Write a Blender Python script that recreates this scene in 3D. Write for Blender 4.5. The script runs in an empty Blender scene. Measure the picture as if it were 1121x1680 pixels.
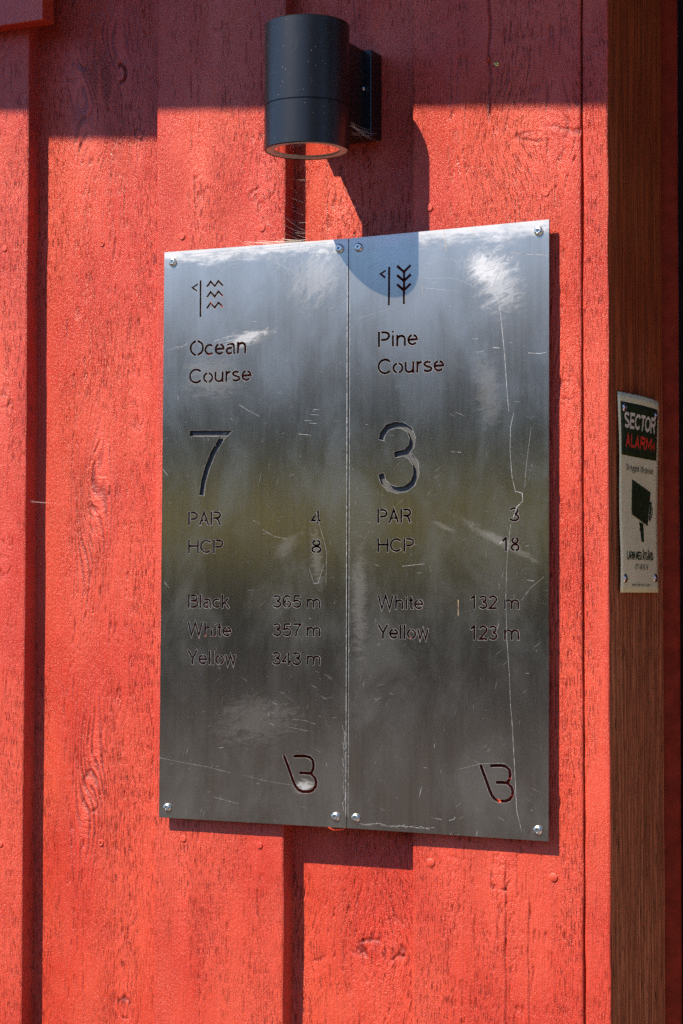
import bpy, bmesh, math, random
import numpy as np
from mathutils import Vector, Matrix
from mathutils.geometry import delaunay_2d_cdt

sc = bpy.context.scene
R = math.radians

# ------------------------------------------------------------------ camera
F_PX, YAW, PITCH, ROLL = 3321.25, R(26.469), R(2.2764), R(0.0948)
cam_d = bpy.data.cameras.new('camera')
cam = bpy.data.objects.new('camera', cam_d)
sc.collection.objects.link(cam)
cam_d.sensor_fit = 'VERTICAL'
cam_d.sensor_height = 36
cam_d.lens = F_PX / 1680 * 36
cam_d.clip_start, cam_d.clip_end = 0.05, 400
CAM = Vector((0, -2.4, 0))
fw = Vector((-math.sin(YAW) * math.cos(PITCH), math.cos(YAW) * math.cos(PITCH), math.sin(PITCH)))
rt0 = Vector((math.cos(YAW), math.sin(YAW), 0))
up0 = rt0.cross(fw)
rt = math.cos(ROLL) * rt0 + math.sin(ROLL) * up0
up = -math.sin(ROLL) * rt0 + math.cos(ROLL) * up0
cam.matrix_world = Matrix(((rt.x, up.x, -fw.x, CAM.x), (rt.y, up.y, -fw.y, CAM.y), (rt.z, up.z, -fw.z, CAM.z), (0, 0, 0, 1)))
sc.camera = cam

# ------------------------------------------------------------------ world, sun, exposure
SUN = Vector((0.62, 1.0, -1.30))            # direction the light travels
SUN_STRENGTH, SKY_STRENGTH, EXPOSURE = 4.7, 0.15, 0.80
w = bpy.data.worlds.new("World")
sc.world = w
w.use_nodes = True
wn = w.node_tree
sky = wn.nodes.new('ShaderNodeTexSky')
sky.sky_type = 'NISHITA'
sky.sun_disc = False
sky.sun_elevation = math.atan2(1.30, math.hypot(0.62, 1.0))
sky.sun_rotation = math.atan2(-0.62, -1.0)
sky.air_density = 1.0
sky.dust_density = 0.2
sky.ozone_density = 10.0
wn.links.new(sky.outputs[0], wn.nodes['Background'].inputs[0])
wn.nodes['Background'].inputs[1].default_value = SKY_STRENGTH
sun_d = bpy.data.lights.new('sun', 'SUN')
sun_d.energy = SUN_STRENGTH
sun_d.angle = R(0.5)
sun_d.color = (1.0, 0.88, 0.68)
sun = bpy.data.objects.new('sun', sun_d)
sc.collection.objects.link(sun)
sun.location = (-3, -6, 7)
sun.rotation_euler = SUN.to_track_quat('-Z', 'Y').to_euler()
sc.view_settings.view_transform = 'Standard'
sc.view_settings.look = 'None'
sc.view_settings.gamma = 1
sc.view_settings.exposure = EXPOSURE
sc.view_settings.use_curve_mapping = False
sc.render.engine = 'CYCLES'
sc.cycles.max_bounces = 8
sc.cycles.diffuse_bounces = 5
sc.cycles.sample_clamp_indirect = 6
sc.cycles.use_denoising = False

# ------------------------------------------------------------------ helpers
def at(px, py, y=0.0):
    """the point of the plane y=const seen at a pixel of the 1121x1680 photograph"""
    d = fw + rt * ((px - 560.5) / F_PX) + up * ((840 - py) / F_PX)
    return CAM + d * ((y - CAM.y) / d.y)

def at_x(px, py, x):
    d = fw + rt * ((px - 560.5) / F_PX) + up * ((840 - py) / F_PX)
    return CAM + d * ((x - CAM.x) / d.x)

def tag(o, label=None, cat=None, group=None, kind=None):
    if label: o['label'] = label
    if cat: o['category'] = cat
    if group: o['group'] = group
    if kind: o['kind'] = kind
    return o

def link(name, me, mat, parent=None):
    o = bpy.data.objects.new(name, me)
    sc.collection.objects.link(o)
    if mat is not None and not me.materials:
        for m in (mat if isinstance(mat, (list, tuple)) else [mat]):
            me.materials.append(m)
    if parent: 
        o.parent = parent
        o.matrix_parent_inverse = Matrix.Translation(-world_loc(parent))
    return o

def world_loc(o):
    v = Vector(o.location)
    p = o.parent
    if p is not None:
        v = v + o.matrix_parent_inverse.translation + world_loc(p)
    return v

def empty(name, loc, label, cat, group=None):
    o = bpy.data.objects.new(name, None)
    sc.collection.objects.link(o)
    o.location = loc
    o.empty_display_size = .05
    return tag(o, label, cat, group)

def mesh_from(name, verts, faces, smooth=False):
    me = bpy.data.meshes.new(name)
    me.from_pydata([tuple(v) for v in verts], [], faces)
    if smooth:
        me.polygons.foreach_set('use_smooth', [True] * len(me.polygons))
    me.update()
    return me

def bm_box(bm, x0, x1, y0, y1, z0, z1, bevel=0.0):
    r = bmesh.ops.create_cube(bm, size=1)
    vs = r['verts']
    for v in vs:
        v.co = Vector(((x0 + x1) / 2 + v.co.x * (x1 - x0), (y0 + y1) / 2 + v.co.y * (y1 - y0), (z0 + z1) / 2 + v.co.z * (z1 - z0)))
    if bevel:
        es = list({e for v in vs for e in v.link_edges})
        bmesh.ops.bevel(bm, geom=es, offset=bevel, segments=2, profile=.5, affect='EDGES')

def bm_obj(name, bm, mat, parent=None, smooth=False):
    me = bpy.data.meshes.new(name)
    bmesh.ops.recalc_face_normals(bm, faces=bm.faces)
    bm.to_mesh(me)
    bm.free()
    if smooth:
        me.polygons.foreach_set('use_smooth', [True] * len(me.polygons))
        me.set_sharp_from_angle(angle=R(32))
    return link(name, me, mat, parent)

def lathe(bm, prof, centre, axis, seg=64, radial=None):
    """profile [(radius, height)] swept around an axis through centre; radial(r, angle, index) may reshape a ring"""
    axis = Vector(axis).normalized()
    a = axis.orthogonal().normalized()
    b = axis.cross(a)
    rings = []
    for i, (r, h) in enumerate(prof):
        if r < 1e-6:
            rings.append([bm.verts.new(Vector(centre) + axis * h)])
        else:
            ring = []
            for k in range(seg):
                t = 2 * math.pi * k / seg
                rr = radial(r, t, i) if radial else r
                ring.append(bm.verts.new(Vector(centre) + axis * h + a * (rr * math.cos(t)) + b * (rr * math.sin(t))))
            rings.append(ring)
    for r0, r1 in zip(rings, rings[1:]):
        for k in range(seg):
            k2 = (k + 1) % seg
            if len(r0) == 1 and len(r1) == 1: continue
            if len(r0) == 1: bm.faces.new((r0[0], r1[k], r1[k2]))
            elif len(r1) == 1: bm.faces.new((r0[k], r1[0], r0[k2]))
            else: bm.faces.new((r0[k], r1[k], r1[k2], r0[k2]))

# ---- node helpers
class NT:
    def __init__(s, name):
        s.mat = bpy.data.materials.new(name)
        s.mat.use_nodes = True
        s.t = s.mat.node_tree
        s.b = s.t.nodes['Principled BSDF']
    def n(s, typ, **kw):
        nd = s.t.nodes.new(typ)
        ins = kw.pop('ins', {})
        for k, v in kw.items(): setattr(nd, k, v)
        for k, v in ins.items(): s.put(nd.inputs[k], v)
        return nd
    def put(s, sock, v):
        if hasattr(v, 'is_output') and v.is_output: s.t.links.new(v, sock)
        else: sock.default_value = v
    def set(s, k, v):
        s.put(s.b.inputs[k], v)
    def math(s, op, a, b=None, c=None, clamp=False):
        nd = s.n('ShaderNodeMath', operation=op, use_clamp=clamp)
        s.put(nd.inputs[0], a)
        if b is not None: s.put(nd.inputs[1], b)
        if c is not None: s.put(nd.inputs[2], c)
        return nd.outputs[0]
    def ramp(s, v, lo, hi, a=0.0, b=1.0):
        nd = s.n('ShaderNodeMapRange', interpolation_type='SMOOTHSTEP')
        s.put(nd.inputs[0], v)
        for i, q in zip((1, 2, 3, 4), (lo, hi, a, b)): s.put(nd.inputs[i], q)
        return nd.outputs[0]
    def mix(s, f, a, b, typ='MIX'):
        nd = s.n('ShaderNodeMix', data_type='RGBA', blend_type=typ)
        s.put(nd.inputs[0], f)
        s.put(nd.inputs[6], a if not isinstance(a, tuple) else (*a, 1)[:4])
        s.put(nd.inputs[7], b if not isinstance(b, tuple) else (*b, 1)[:4])
        return nd.outputs[2]
    def pos(s):
        return s.n('ShaderNodeNewGeometry').outputs['Position']
    def map(s, v, scale=(1, 1, 1), rot=(0, 0, 0), loc=(0, 0, 0)):
        nd = s.n('ShaderNodeMapping', vector_type='POINT')
        s.put(nd.inputs[0], v)
        nd.inputs['Scale'].default_value = scale
        nd.inputs['Rotation'].default_value = rot
        nd.inputs['Location'].default_value = loc
        return nd.outputs[0]
    def noise(s, v, scale, detail=3, rough=.5, dist=0.0):
        nd = s.n('ShaderNodeTexNoise')
        s.put(nd.inputs['Vector'], v)
        nd.inputs['Scale'].default_value = scale
        nd.inputs['Detail'].default_value = detail
        nd.inputs['Roughness'].default_value = rough
        nd.inputs['Distortion'].default_value = dist
        return nd.outputs['Fac']
    def voro(s, v, scale, feature='F1', rnd=1.0):
        nd = s.n('ShaderNodeTexVoronoi', feature=feature)
        s.put(nd.inputs['Vector'], v)
        nd.inputs['Scale'].default_value = scale
        nd.inputs['Randomness'].default_value = rnd
        return nd.outputs['Distance']
    def bump(s, h, dist, strength=1.0, normal=None):
        nd = s.n('ShaderNodeBump')
        nd.inputs['Strength'].default_value = strength
        nd.inputs['Distance'].default_value = dist
        s.put(nd.inputs['Height'], h)
        if normal is not None: s.put(nd.inputs['Normal'], normal)
        return nd.outputs[0]

# ------------------------------------------------------------------ materials
def red_paint():
    m = NT('red_wall_paint')
    p = m.pos()
    g = m.n('ShaderNodeAttribute', attribute_name='grain').outputs['Vector']
    big = m.noise(m.map(p, (1, 1, .5)), 9, 3)
    col = m.mix(m.ramp(big, .3, .7), (.54, .040, .017), (.64, .074, .034))
    # paint film broken into fine upright cracks, coloured darker
    ck = m.noise(m.map(g, (1, 1, .075)), 780, 3, .6)
    ckb = m.ramp(m.noise(m.map(g, (1, 1, .22), loc=(2.3, 0, 4.1)), 15, 3), .45, .62)
    crack = m.math('MULTIPLY', m.ramp(ck, .57, .635), ckb)
    wr = m.noise(m.map(p, (1, 1, .8)), 1050, 2, .6, .0)
    wr2 = m.noise(m.map(g, (1, 1, .36)), 620, 3, .65, .2)
    rough_patch = m.ramp(m.noise(m.map(p, (1, 1, .5), loc=(7, 0, 3)), 20, 3), .35, .62, .35, 1)
    col = m.mix(m.math('MULTIPLY', crack, .6), col, (.17, .012, .009))
    gv = m.n('ShaderNodeAttribute', attribute_name='groove').outputs['Fac']
    col = m.mix(m.math('MULTIPLY', gv, .75), col, (.15, .012, .010))
    pit = m.math('MULTIPLY', m.ramp(wr2, .585, .65), rough_patch)
    col = m.mix(m.math('MULTIPLY', pit, .35), col, (.24, .018, .015))
    sp = m.ramp(m.voro(p, 190), .05, .10, 1, 0)
    spm = m.math('MULTIPLY', sp, m.ramp(m.noise(p, 60, 2), .58, .64))
    col = m.mix(m.math('MULTIPLY', spm, .6), col, (.75, .45, .36))
    m.set('Base Color', col)
    m.set('Roughness', m.ramp(m.noise(p, 30, 2), .3, .7, .27, .38))
    m.set('Specular IOR Level', .6)
    gr = m.noise(m.map(g, (1, 1, .03)), 700, 3, .6)
    h = m.math('ADD', m.math('MULTIPLY', wr, .30), m.math('MULTIPLY', wr2, m.math('MULTIPLY', rough_patch, -.62)))
    h = m.math('ADD', h, m.math('MULTIPLY', gr, .55))
    h = m.math('SUBTRACT', h, m.math('MULTIPLY', crack, .9))
    m.set('Normal', m.bump(h, .0028, 1.0))
    return m.mat

def brown_stain():
    m = NT('brown_reveal_stain')
    p = m.pos()
    q = m.map(p, (1, 1, .07))
    st = m.noise(q, 260, 4, .65)
    z = m.n('ShaderNodeSeparateXYZ', ins={0: p}).outputs[2]
    wear = m.ramp(m.math('ADD', z, m.math('MULTIPLY', m.noise(m.map(p, (1, 1, .25)), 22, 3), -.5)), -.42, .12, 1, 0)
    col = m.mix(m.ramp(m.noise(p, 8, 2), .3, .7), (.38, .076, .020), (.48, .115, .032))
    col = m.mix(wear, col, (.60, .215, .085))
    stk = m.noise(m.map(p, (1, 1, .03)), 170, 4, .7)
    col = m.mix(m.ramp(stk, .40, .62, .65, 0), col, (.10, .030, .014))
    col = m.mix(m.math('MULTIPLY', m.ramp(stk, .56, .70), m.math('MULTIPLY_ADD', wear, .5, .12)), col, (.62, .34, .18))
    dk = m.ramp(m.noise(m.map(p, (1, 1, .1)), 330, 3, .7), .56, .66)
    col = m.mix(m.math('MULTIPLY', dk, m.math('MULTIPLY_ADD', wear, .6, .35)), col, (.03, .012, .007))
    col = m.mix(m.math('MULTIPLY', m.ramp(m.voro(p, 130), .03, .07, 1, 0), .35), col, (.42, .2, .11))
    m.set('Base Color', col)
    m.set('Roughness', .6)
    m.set('Specular IOR Level', .15)
    m.set('Normal', m.bump(st, .0010, .6))
    return m.mat

def steel():
    m = NT('brushed_steel_sheet')
    p = m.pos()
    z = m.n('ShaderNodeSeparateXYZ', ins={0: p}).outputs[2]
    brush = m.noise(m.map(p, (1, 1, .02)), 1300, 3, .6)
    brush2 = m.noise(m.map(p, (1, 1, .05)), 160, 3, .6)
    cloud = m.noise(m.map(p, (1, 1, .55), loc=(3.1, 0, 1.7)), 14, 5, .6, .4)
    col = m.mix(m.ramp(brush2, .3, .7), (.38, .345, .305), (.46, .415, .37))
    col = m.mix(m.ramp(cloud, .35, .7), col, (.50, .475, .44))
    m.set('Base Color', col)
    m.set('Metallic', 1.0)
    r = m.math('ADD', m.ramp(cloud, .3, .72, .155, .20), m.math('MULTIPLY', brush, .07))
    m.set('Roughness', r)
    m.set('Anisotropic', .75)
    tg = m.n('ShaderNodeTangent', direction_type='UV_MAP', uv_map='brush')
    m.set('Tangent', tg.outputs[0])
    # dull film of dust and rubbed oxide; top paints in sun haze, edge adds dust
    out = m.t.nodes['Material Output']
    dust = m.n('ShaderNodeBsdfDiffuse', ins={'Color': (.42, .41, .40, 1), 'Roughness': .6})
    film = m.math('MULTIPLY_ADD', m.ramp(cloud, .40, .75), .065, .015)
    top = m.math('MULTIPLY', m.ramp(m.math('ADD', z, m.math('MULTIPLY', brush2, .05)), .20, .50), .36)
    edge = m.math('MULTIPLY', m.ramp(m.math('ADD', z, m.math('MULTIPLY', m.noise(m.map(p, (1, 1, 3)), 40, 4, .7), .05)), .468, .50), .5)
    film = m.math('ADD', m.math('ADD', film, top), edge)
    # rubbed streaks: short fine scratches in several directions
    sc_total = None
    for i, (ang, sx, sz, lo, am) in enumerate(((8, 40, 900, .735, .55), (78, 26, 700, .745, .5), (-24, 34, 820, .75, .5), (40, 30, 760, .755, .45))):
        q = m.map(m.map(p, rot=(0, R(ang), 0)), (sx, 1, sz), loc=(i * 3.7, i * 2.2, i * 5.1))
        s_ = m.ramp(m.noise(q, 1.0, 2, .5), lo - .03, lo + .03, 0, am)
        s_ = m.math('MULTIPLY', s_, m.ramp(m.noise(m.map(p, loc=(i * 5, 0, i)), 11, 2), .5, .6))
        sc_total = s_ if sc_total is None else m.math('MAXIMUM', sc_total, s_)
    # tiny chips and grit
    grit = m.math('MULTIPLY', m.ramp(m.voro(p, 120), .03, .06, .6, 0), m.ramp(m.noise(p, 45, 2), .58, .66))
    film = m.math('MAXIMUM', m.math('MAXIMUM', film, sc_total), grit)
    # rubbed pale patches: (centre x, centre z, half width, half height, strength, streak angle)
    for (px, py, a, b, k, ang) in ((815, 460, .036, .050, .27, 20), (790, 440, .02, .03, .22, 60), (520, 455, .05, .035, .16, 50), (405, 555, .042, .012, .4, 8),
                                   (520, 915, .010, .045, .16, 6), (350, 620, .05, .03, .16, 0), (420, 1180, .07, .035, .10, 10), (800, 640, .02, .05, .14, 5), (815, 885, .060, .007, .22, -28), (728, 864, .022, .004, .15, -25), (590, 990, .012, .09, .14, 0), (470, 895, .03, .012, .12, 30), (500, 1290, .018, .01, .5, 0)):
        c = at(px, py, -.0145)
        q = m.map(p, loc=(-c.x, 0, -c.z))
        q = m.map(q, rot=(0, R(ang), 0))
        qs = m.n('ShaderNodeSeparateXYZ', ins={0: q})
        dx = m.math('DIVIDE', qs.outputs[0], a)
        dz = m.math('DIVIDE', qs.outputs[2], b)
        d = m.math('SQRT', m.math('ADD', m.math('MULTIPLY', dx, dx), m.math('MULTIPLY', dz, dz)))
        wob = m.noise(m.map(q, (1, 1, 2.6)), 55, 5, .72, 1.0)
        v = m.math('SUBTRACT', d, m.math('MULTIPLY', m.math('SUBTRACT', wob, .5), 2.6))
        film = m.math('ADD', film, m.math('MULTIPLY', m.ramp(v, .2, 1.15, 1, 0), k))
    film = m.math('MINIMUM', film, .85)
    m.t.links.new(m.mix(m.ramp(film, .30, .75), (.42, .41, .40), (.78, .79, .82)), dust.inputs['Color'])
    mx = m.n('ShaderNodeMixShader')
    m.put(mx.inputs[0], film)
    m.t.links.new(m.b.outputs[0], mx.inputs[1])
    m.t.links.new(dust.outputs[0], mx.inputs[2])
    m.t.links.new(mx.outputs[0], out.inputs['Surface'])
    return m.mat

def simple(name, col, rough=.5, metal=0.0, spec=.5, var=.15, scale=60, bump=None, bscale=400, emis=None):
    m = NT(name)
    p = m.pos()
    nz = m.noise(p, scale, 4, .6)
    c2 = tuple(min(1, c * (1 + var)) for c in col)
    c1 = tuple(c * (1 - var) for c in col)
    m.set('Base Color', m.mix(m.ramp(nz, .3, .7), c1, c2))
    m.set('Roughness', m.ramp(m.noise(p, scale * 1.7, 3), .3, .7, rough * .88, min(1, rough * 1.12)))
    m.set('Metallic', metal)
    m.set('Specular IOR Level', spec)
    if bump: m.set('Normal', m.bump(m.noise(p, bscale, 3, .6), bump, 1.0))
    return m.mat

def lamp_black():
    m = NT('black_powder_coat')
    p = m.pos()
    dust = m.math('MULTIPLY', m.ramp(m.voro(p, 190), .07, .13, 1, 0), m.ramp(m.noise(p, 60, 3), .48, .58))
    smear = m.ramp(m.noise(m.map(p, (1, 1, .3)), 45, 5, .7, .6), .60, .80, 0, .18)
    f = m.math('MAXIMUM', m.math('MULTIPLY', dust, .9), smear)
    m.set('Base Color', m.mix(f, (.006, .006, .007), (.22, .19, .16)))
    m.set('Roughness', m.math('ADD', m.math('MULTIPLY', f, .2), .34))
    m.set('Specular IOR Level', .55)
    m.set('Normal', m.bump(m.noise(p, 1500, 2), .00012, .7))
    return m.mat

M_RED = red_paint()
M_BROWN = brown_stain()
M_STEEL = steel()
M_BLACK = lamp_black()
M_SCREW = simple('zinc_screw', (.66, .64, .58), .30, 1.0, .5, .12, 300, .0001, 900)
M_BRASS = simple('brass_screw', (.62, .42, .14), .35, 1.0)
M_POCKET = simple('grained_grey_backing', (.10, .10, .10), .75, .35, .3, .5, 900, .0003, 1400)
M_SCRATCH = simple('bare_scratched_metal', (.50, .49, .47), .45, .6, .5, .2, 300)
M_CUTSHADE = simple('cut_shade_steel', (.13, .12, .11), .6, .3, .4, .2)  # dark tone paints shade onto the plate backs and cut walls
M_RIM = simple('painted_edge_glint', (.46, .43, .40), .45, .6, .5, .45, 160)  # pale metal standing in for the highlight around the cuts
M_GOLD = simple('rusty_scratch', (.55, .40, .22), .6, .3)
M_WEB = simple('cobweb_silk', (.75, .68, .62), .35, 0, .6)
M_DARKDOOR = simple('dark_door_paint', (.014, .004, .003), .8, 0, .05)
M_SIGNWHITE = simple('faded_cream_plastic', (.88, .88, .52), .42, 0, .5, .04, 30)
M_SIGNGREEN = simple('dark_green_print', (.022, .040, .012), .5, 0, .4, .15)
M_SIGNCREAM = simple('cream_print', (.80, .78, .58), .5, 0, .4, .05)
M_SIGNRED = simple('red_print', (.85, .06, .03), .5, 0, .4, .1)

# ------------------------------------------------------------------ numpy value noise
_rng = np.random.default_rng(7)
_TAB = _rng.random((8, 512, 512)).astype(np.float32)
def vn(x, y, seed=0):
    T = _TAB[seed % 8]
    o = (seed * 37) % 512
    xi = np.floor(x).astype(np.int64); yi = np.floor(y).astype(np.int64)
    fx = x - xi; fy = y - yi
    fx = fx * fx * (3 - 2 * fx); fy = fy * fy * (3 - 2 * fy)
    a = T[(xi + o) & 511, yi & 511]; b = T[(xi + 1 + o) & 511, yi & 511]
    c = T[(xi + o) & 511, (yi + 1) & 511]; d = T[(xi + 1 + o) & 511, (yi + 1) & 511]
    return (a * (1 - fx) + b * fx) * (1 - fy) + (c * (1 - fx) + d * fx) * fy
def fbm(x, y, seed, octs=3, g=.5):
    s = 0; a = 1; t = 0
    for k in range(octs):
        s = s + a * vn(x * 2 ** k, y * 2 ** k, seed + k); t += a; a *= g
    return s / t
def sstep(v, a, b):
    t = np.clip((v - a) / (b - a), 0, 1)
    return t * t * (3 - 2 * t)

# ------------------------------------------------------------------ timber boards
GZ0, GZ1 = -.72, .93
def zgrid(step):
    return np.concatenate([np.linspace(-1.48, GZ0, 14)[:-1], np.arange(GZ0, GZ1, step), np.linspace(GZ1, 1.30, 8)])

EXT = {}
def board(name, x0, x1, yf, yb, knots=(), seed=1, parent=None, rough=1.0, bands=((.5, .3),), sx=.0012, sz=.0019, mat=None, cracks=1.0, splits=(), vees=()):
    zs = zgrid(sz)
    nx = max(3, int((x1 - x0) / sx))
    xs = np.linspace(0, 1, nx)
    # crowd two columns next to each edge for a soft arris
    Z, T = np.meshgrid(zs, xs, indexing='ij')
    wob0 = (fbm(Z * 14, Z * 0 + seed, seed, 3) - .5) * .0022
    wob1 = (fbm(Z * 14, Z * 0 + seed + 9, seed + 2, 3) - .5) * .0022
    X = (x0 + wob0) * (1 - T) + (x1 + wob1) * T
    U = X + 0.0
    V = Z + 0.0
    kh = np.zeros_like(X)
    kmask = np.zeros_like(X)
    cav = np.zeros_like(X)
    for (kx, kz, a, b, dp) in knots:
        dx, dz = X - kx, Z - kz
        bb = max(b, .012)
        g = np.exp(-(dx * dx / (2 * (1.8 * a) ** 2) + dz * dz / (2 * (3.6 * bb) ** 2)))
        U = U - dx * .65 * g
        r = np.sqrt((dx / a) ** 2 + (dz / b) ** 2) + (fbm(X * 110, Z * 110, seed + 3, 2) - .5) * .9
        inside = 1 - sstep(r, .85, 1.15)
        part = sstep(fbm(X * 70 + 5, Z * 70, seed + 2, 2), .42, .62)
        rim = np.exp(-((r - 1.05) / .16) ** 2)
        rings = np.sin(r * 9) * np.exp(-r * .8)
        kh += dp * (-.0013 * rim + .0004 * inside + .00010 * rings * np.exp(-(r / 3) ** 2)) * (.15 + 1.1 * part)
        cav += dp * (.75 * rim + .25 * sstep(rings, .15, .5) * np.exp(-(r / 2.2) ** 2)) * (.1 + part)
        kmask = np.maximum(kmask, np.exp(-(r / 2.2) ** 2))
    U = U + (fbm(X * 6, Z * 2.2, seed + 1, 2) - .5) * .014
    vb = np.zeros_like(X)
    for (vx, vz, amp, wd, hz) in vees:
        gg = np.exp(-((X - vx) / wd) ** 2) * np.exp(-((Z - vz) / hz) ** 2)
        U = U + amp * gg * (Z - vz) / hz
        vb = np.maximum(vb, np.exp(-((X - vx) / (wd * 1.8)) ** 2 - ((Z - vz) / (hz * 1.3)) ** 2))
    # bands of coarse late wood
    t = (U - x0) / (x1 - x0)
    band = np.zeros_like(X) + .12
    for c, wd in bands:
        band = np.maximum(band, np.exp(-((t - c) / wd) ** 2))
    band = band * (.35 + .9 * fbm(X * 10, Z * 6, seed + 5, 2))
    band = np.maximum(band, vb * 1.5)
    H = (fbm(X * 25, Z * 9, seed + 4, 3) - .5) * .0011
    gr = fbm(U * 300, V * 7, seed + 6, 3, .6)
    H += (gr - .5) * .0014 * band
    line = np.clip(vb * 1.3, 0, 1) * sstep(np.sin(U * 1150 + 6 * fbm(X * 60, Z * 16, seed, 2)), .0, .8) * sstep(fbm(X * 120, Z * 26, seed + 1, 2), .22, .5)
    H -= line * .0016
    cav += line * .95
    wr = fbm(X * 420, Z * 330, seed + 2, 2)
    H += (wr - .5) * .00035
    ck = fbm(U * 520 + 3, V * 42, seed + 7, 2, .5)
    crack = sstep(ck, .68, .80) * sstep(band, .30, .62)
    H -= crack * .0012 * cracks
    H = H * rough + kh
    for (sxp, za, zb, wd, dp) in splits:
        cx = sxp + (fbm(Z * 30, Z * 0, seed + 11, 2) - .5) * .004
        gv = np.exp(-((X - cx) / wd) ** 2) * sstep(Z, za, za + .02) * (1 - sstep(Z, zb - .03, zb))
        H -= dp * gv
        cav += gv * .8
    e = np.minimum(X - X[:, :1], X[:, -1:] - X)
    H -= .0016 * np.exp(-(e / .0014)) + .0003 * sstep(.004 - e, 0, .004)
    cav = cav + crack * .5
    cav = np.clip(cav, 0, 1)
    Y = yf - H
    nz = len(zs)
    P = np.stack([X, Y, Z], -1).reshape(-1, 3)
    G = np.stack([U, Y * 0 + yf, V], -1).reshape(-1, 3)
    # side walls
    rows = [P]; grs = [G]; base = nz * nx
    def col(xc, y):
        c = np.stack([xc, np.full(nz, y), zs], -1)
        return c
    ycols = np.linspace(yf + .003, yb, 4)
    side = []
    for xc, tag_ in ((X[:, 0], 0), (X[:, -1], 1)):
        ids = []
        for y in ycols:
            c = col(xc + (fbm(zs * 120, zs * 0 + y * 300, seed, 2) - .5) * .0005, y)
            rows.append(c); grs.append(np.stack([xc + (y - yf), np.full(nz, y), zs], -1))
            ids.append(base); base += nz
        side.append(ids)
    V_ = np.concatenate(rows).astype(np.float32)
    G_ = np.concatenate(grs).astype(np.float32)
    i, j = np.meshgrid(np.arange(nz - 1), np.arange(nx - 1), indexing='ij')
    a = (i * nx + j).ravel()
    quads = [np.stack([a, a + 1, a + nx + 1, a + nx], -1)]
    k = np.arange(nz - 1)
    L, Rr = side
    fr = k * nx
    quads.append(np.stack([L[0] + k, fr, fr + nx, L[0] + k + 1], -1))
    for p_, q_ in zip(L, L[1:]): quads.append(np.stack([q_ + k, p_ + k, p_ + k + 1, q_ + k + 1], -1))
    fr = k * nx + nx - 1
    quads.append(np.stack([fr, Rr[0] + k, Rr[0] + k + 1, fr + nx], -1))
    for p_, q_ in zip(Rr, Rr[1:]): quads.append(np.stack([p_ + k, q_ + k, q_ + k + 1, p_ + k + 1], -1))
    quads.append(np.stack([Rr[-1] + k, L[-1] + k, L[-1] + k + 1, Rr[-1] + k + 1], -1))
    Q = np.concatenate(quads).astype(np.int32)
    me = bpy.data.meshes.new(name)
    me.vertices.add(len(V_)); me.vertices.foreach_set('co', V_.ravel())
    me.loops.add(Q.size); me.loops.foreach_set('vertex_index', Q.ravel())
    me.polygons.add(len(Q))
    me.polygons.foreach_set('loop_start', np.arange(0, Q.size, 4, dtype=np.int32))
    me.polygons.foreach_set('loop_total', np.full(len(Q), 4, dtype=np.int32))
    sm = np.ones(len(Q), dtype=bool); sm[len(a):] = False
    me.polygons.foreach_set('use_smooth', sm)
    at_ = me.attributes.new('grain', 'FLOAT_VECTOR', 'POINT')
    at_.data.foreach_set('vector', G_.ravel())
    cv = np.zeros(len(V_), np.float32); cv[:nz * nx] = cav.ravel()
    a2 = me.attributes.new('groove', 'FLOAT', 'POINT'); a2.data.foreach_set('value', cv)
    me.update(); me.validate()
    o = link(name, me, mat or M_RED, parent)
    EXT[o.name] = (x0, x1, yf)
    return o

# ------------------------------------------------------------------ ground
def grid_sheet(name, x0, x1, y0, y1, nx, ny, zf, mat):
    vs = [(x0 + (x1 - x0) * i / nx, y0 + (y1 - y0) * j / ny, zf(x0 + (x1 - x0) * i / nx, y0 + (y1 - y0) * j / ny)) for j in range(ny + 1) for i in range(nx + 1)]
    fs = [(j * (nx + 1) + i, j * (nx + 1) + i + 1, (j + 1) * (nx + 1) + i + 1, (j + 1) * (nx + 1) + i) for j in range(ny) for i in range(nx)]
    return tag(link(name, mesh_from(name, vs, fs, True), mat), kind='structure')
GND = -1.5
M_GRASS = simple('mown_grass', (.075, .095, .025), .85, 0, .2, .35, 3, .01, 60)
M_ASPH = simple('dark_gravel_path', (.038, .030, .026), .9, 0, .2, .3, 25, .004, 90)
grid_sheet('ground', -150, 150, -160, 150, 4, 4, lambda x, y: GND - .012, M_GRASS)
grid_sheet('gravel_yard', -70, 50, -22, 6, 4, 4, lambda x, y: GND, M_ASPH)

M_PAVE = simple('pale_bounce_paving', (.34, .30, .25), .85, 0, .3, .12, 20, .002, 120)  # unseen paving added to bounce warm sunlight onto the reveal
bm = bmesh.new()
for i in range(9):
    for j in range(5):
        bm_box(bm, -.8 + i * .602, -.8 + i * .602 + .595, -2.75 + j * .602, -2.75 + j * .602 + .595, GND + .002, GND + .04, .004)
tag(bm_obj('bounce_paving', bm, M_PAVE), kind='structure')

# ------------------------------------------------------------------ the plank wall
wall = empty('plank_wall', (-1.28, .03, GND), 'red painted board wall of wide sawn planks, carrying the lamp and the two steel plates', 'wall')
TREC = .028
K = lambda px, py, a, b, d, y=0.0: (at(px, py, y).x, at(px, py, y).z, a, b, d)
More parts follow.
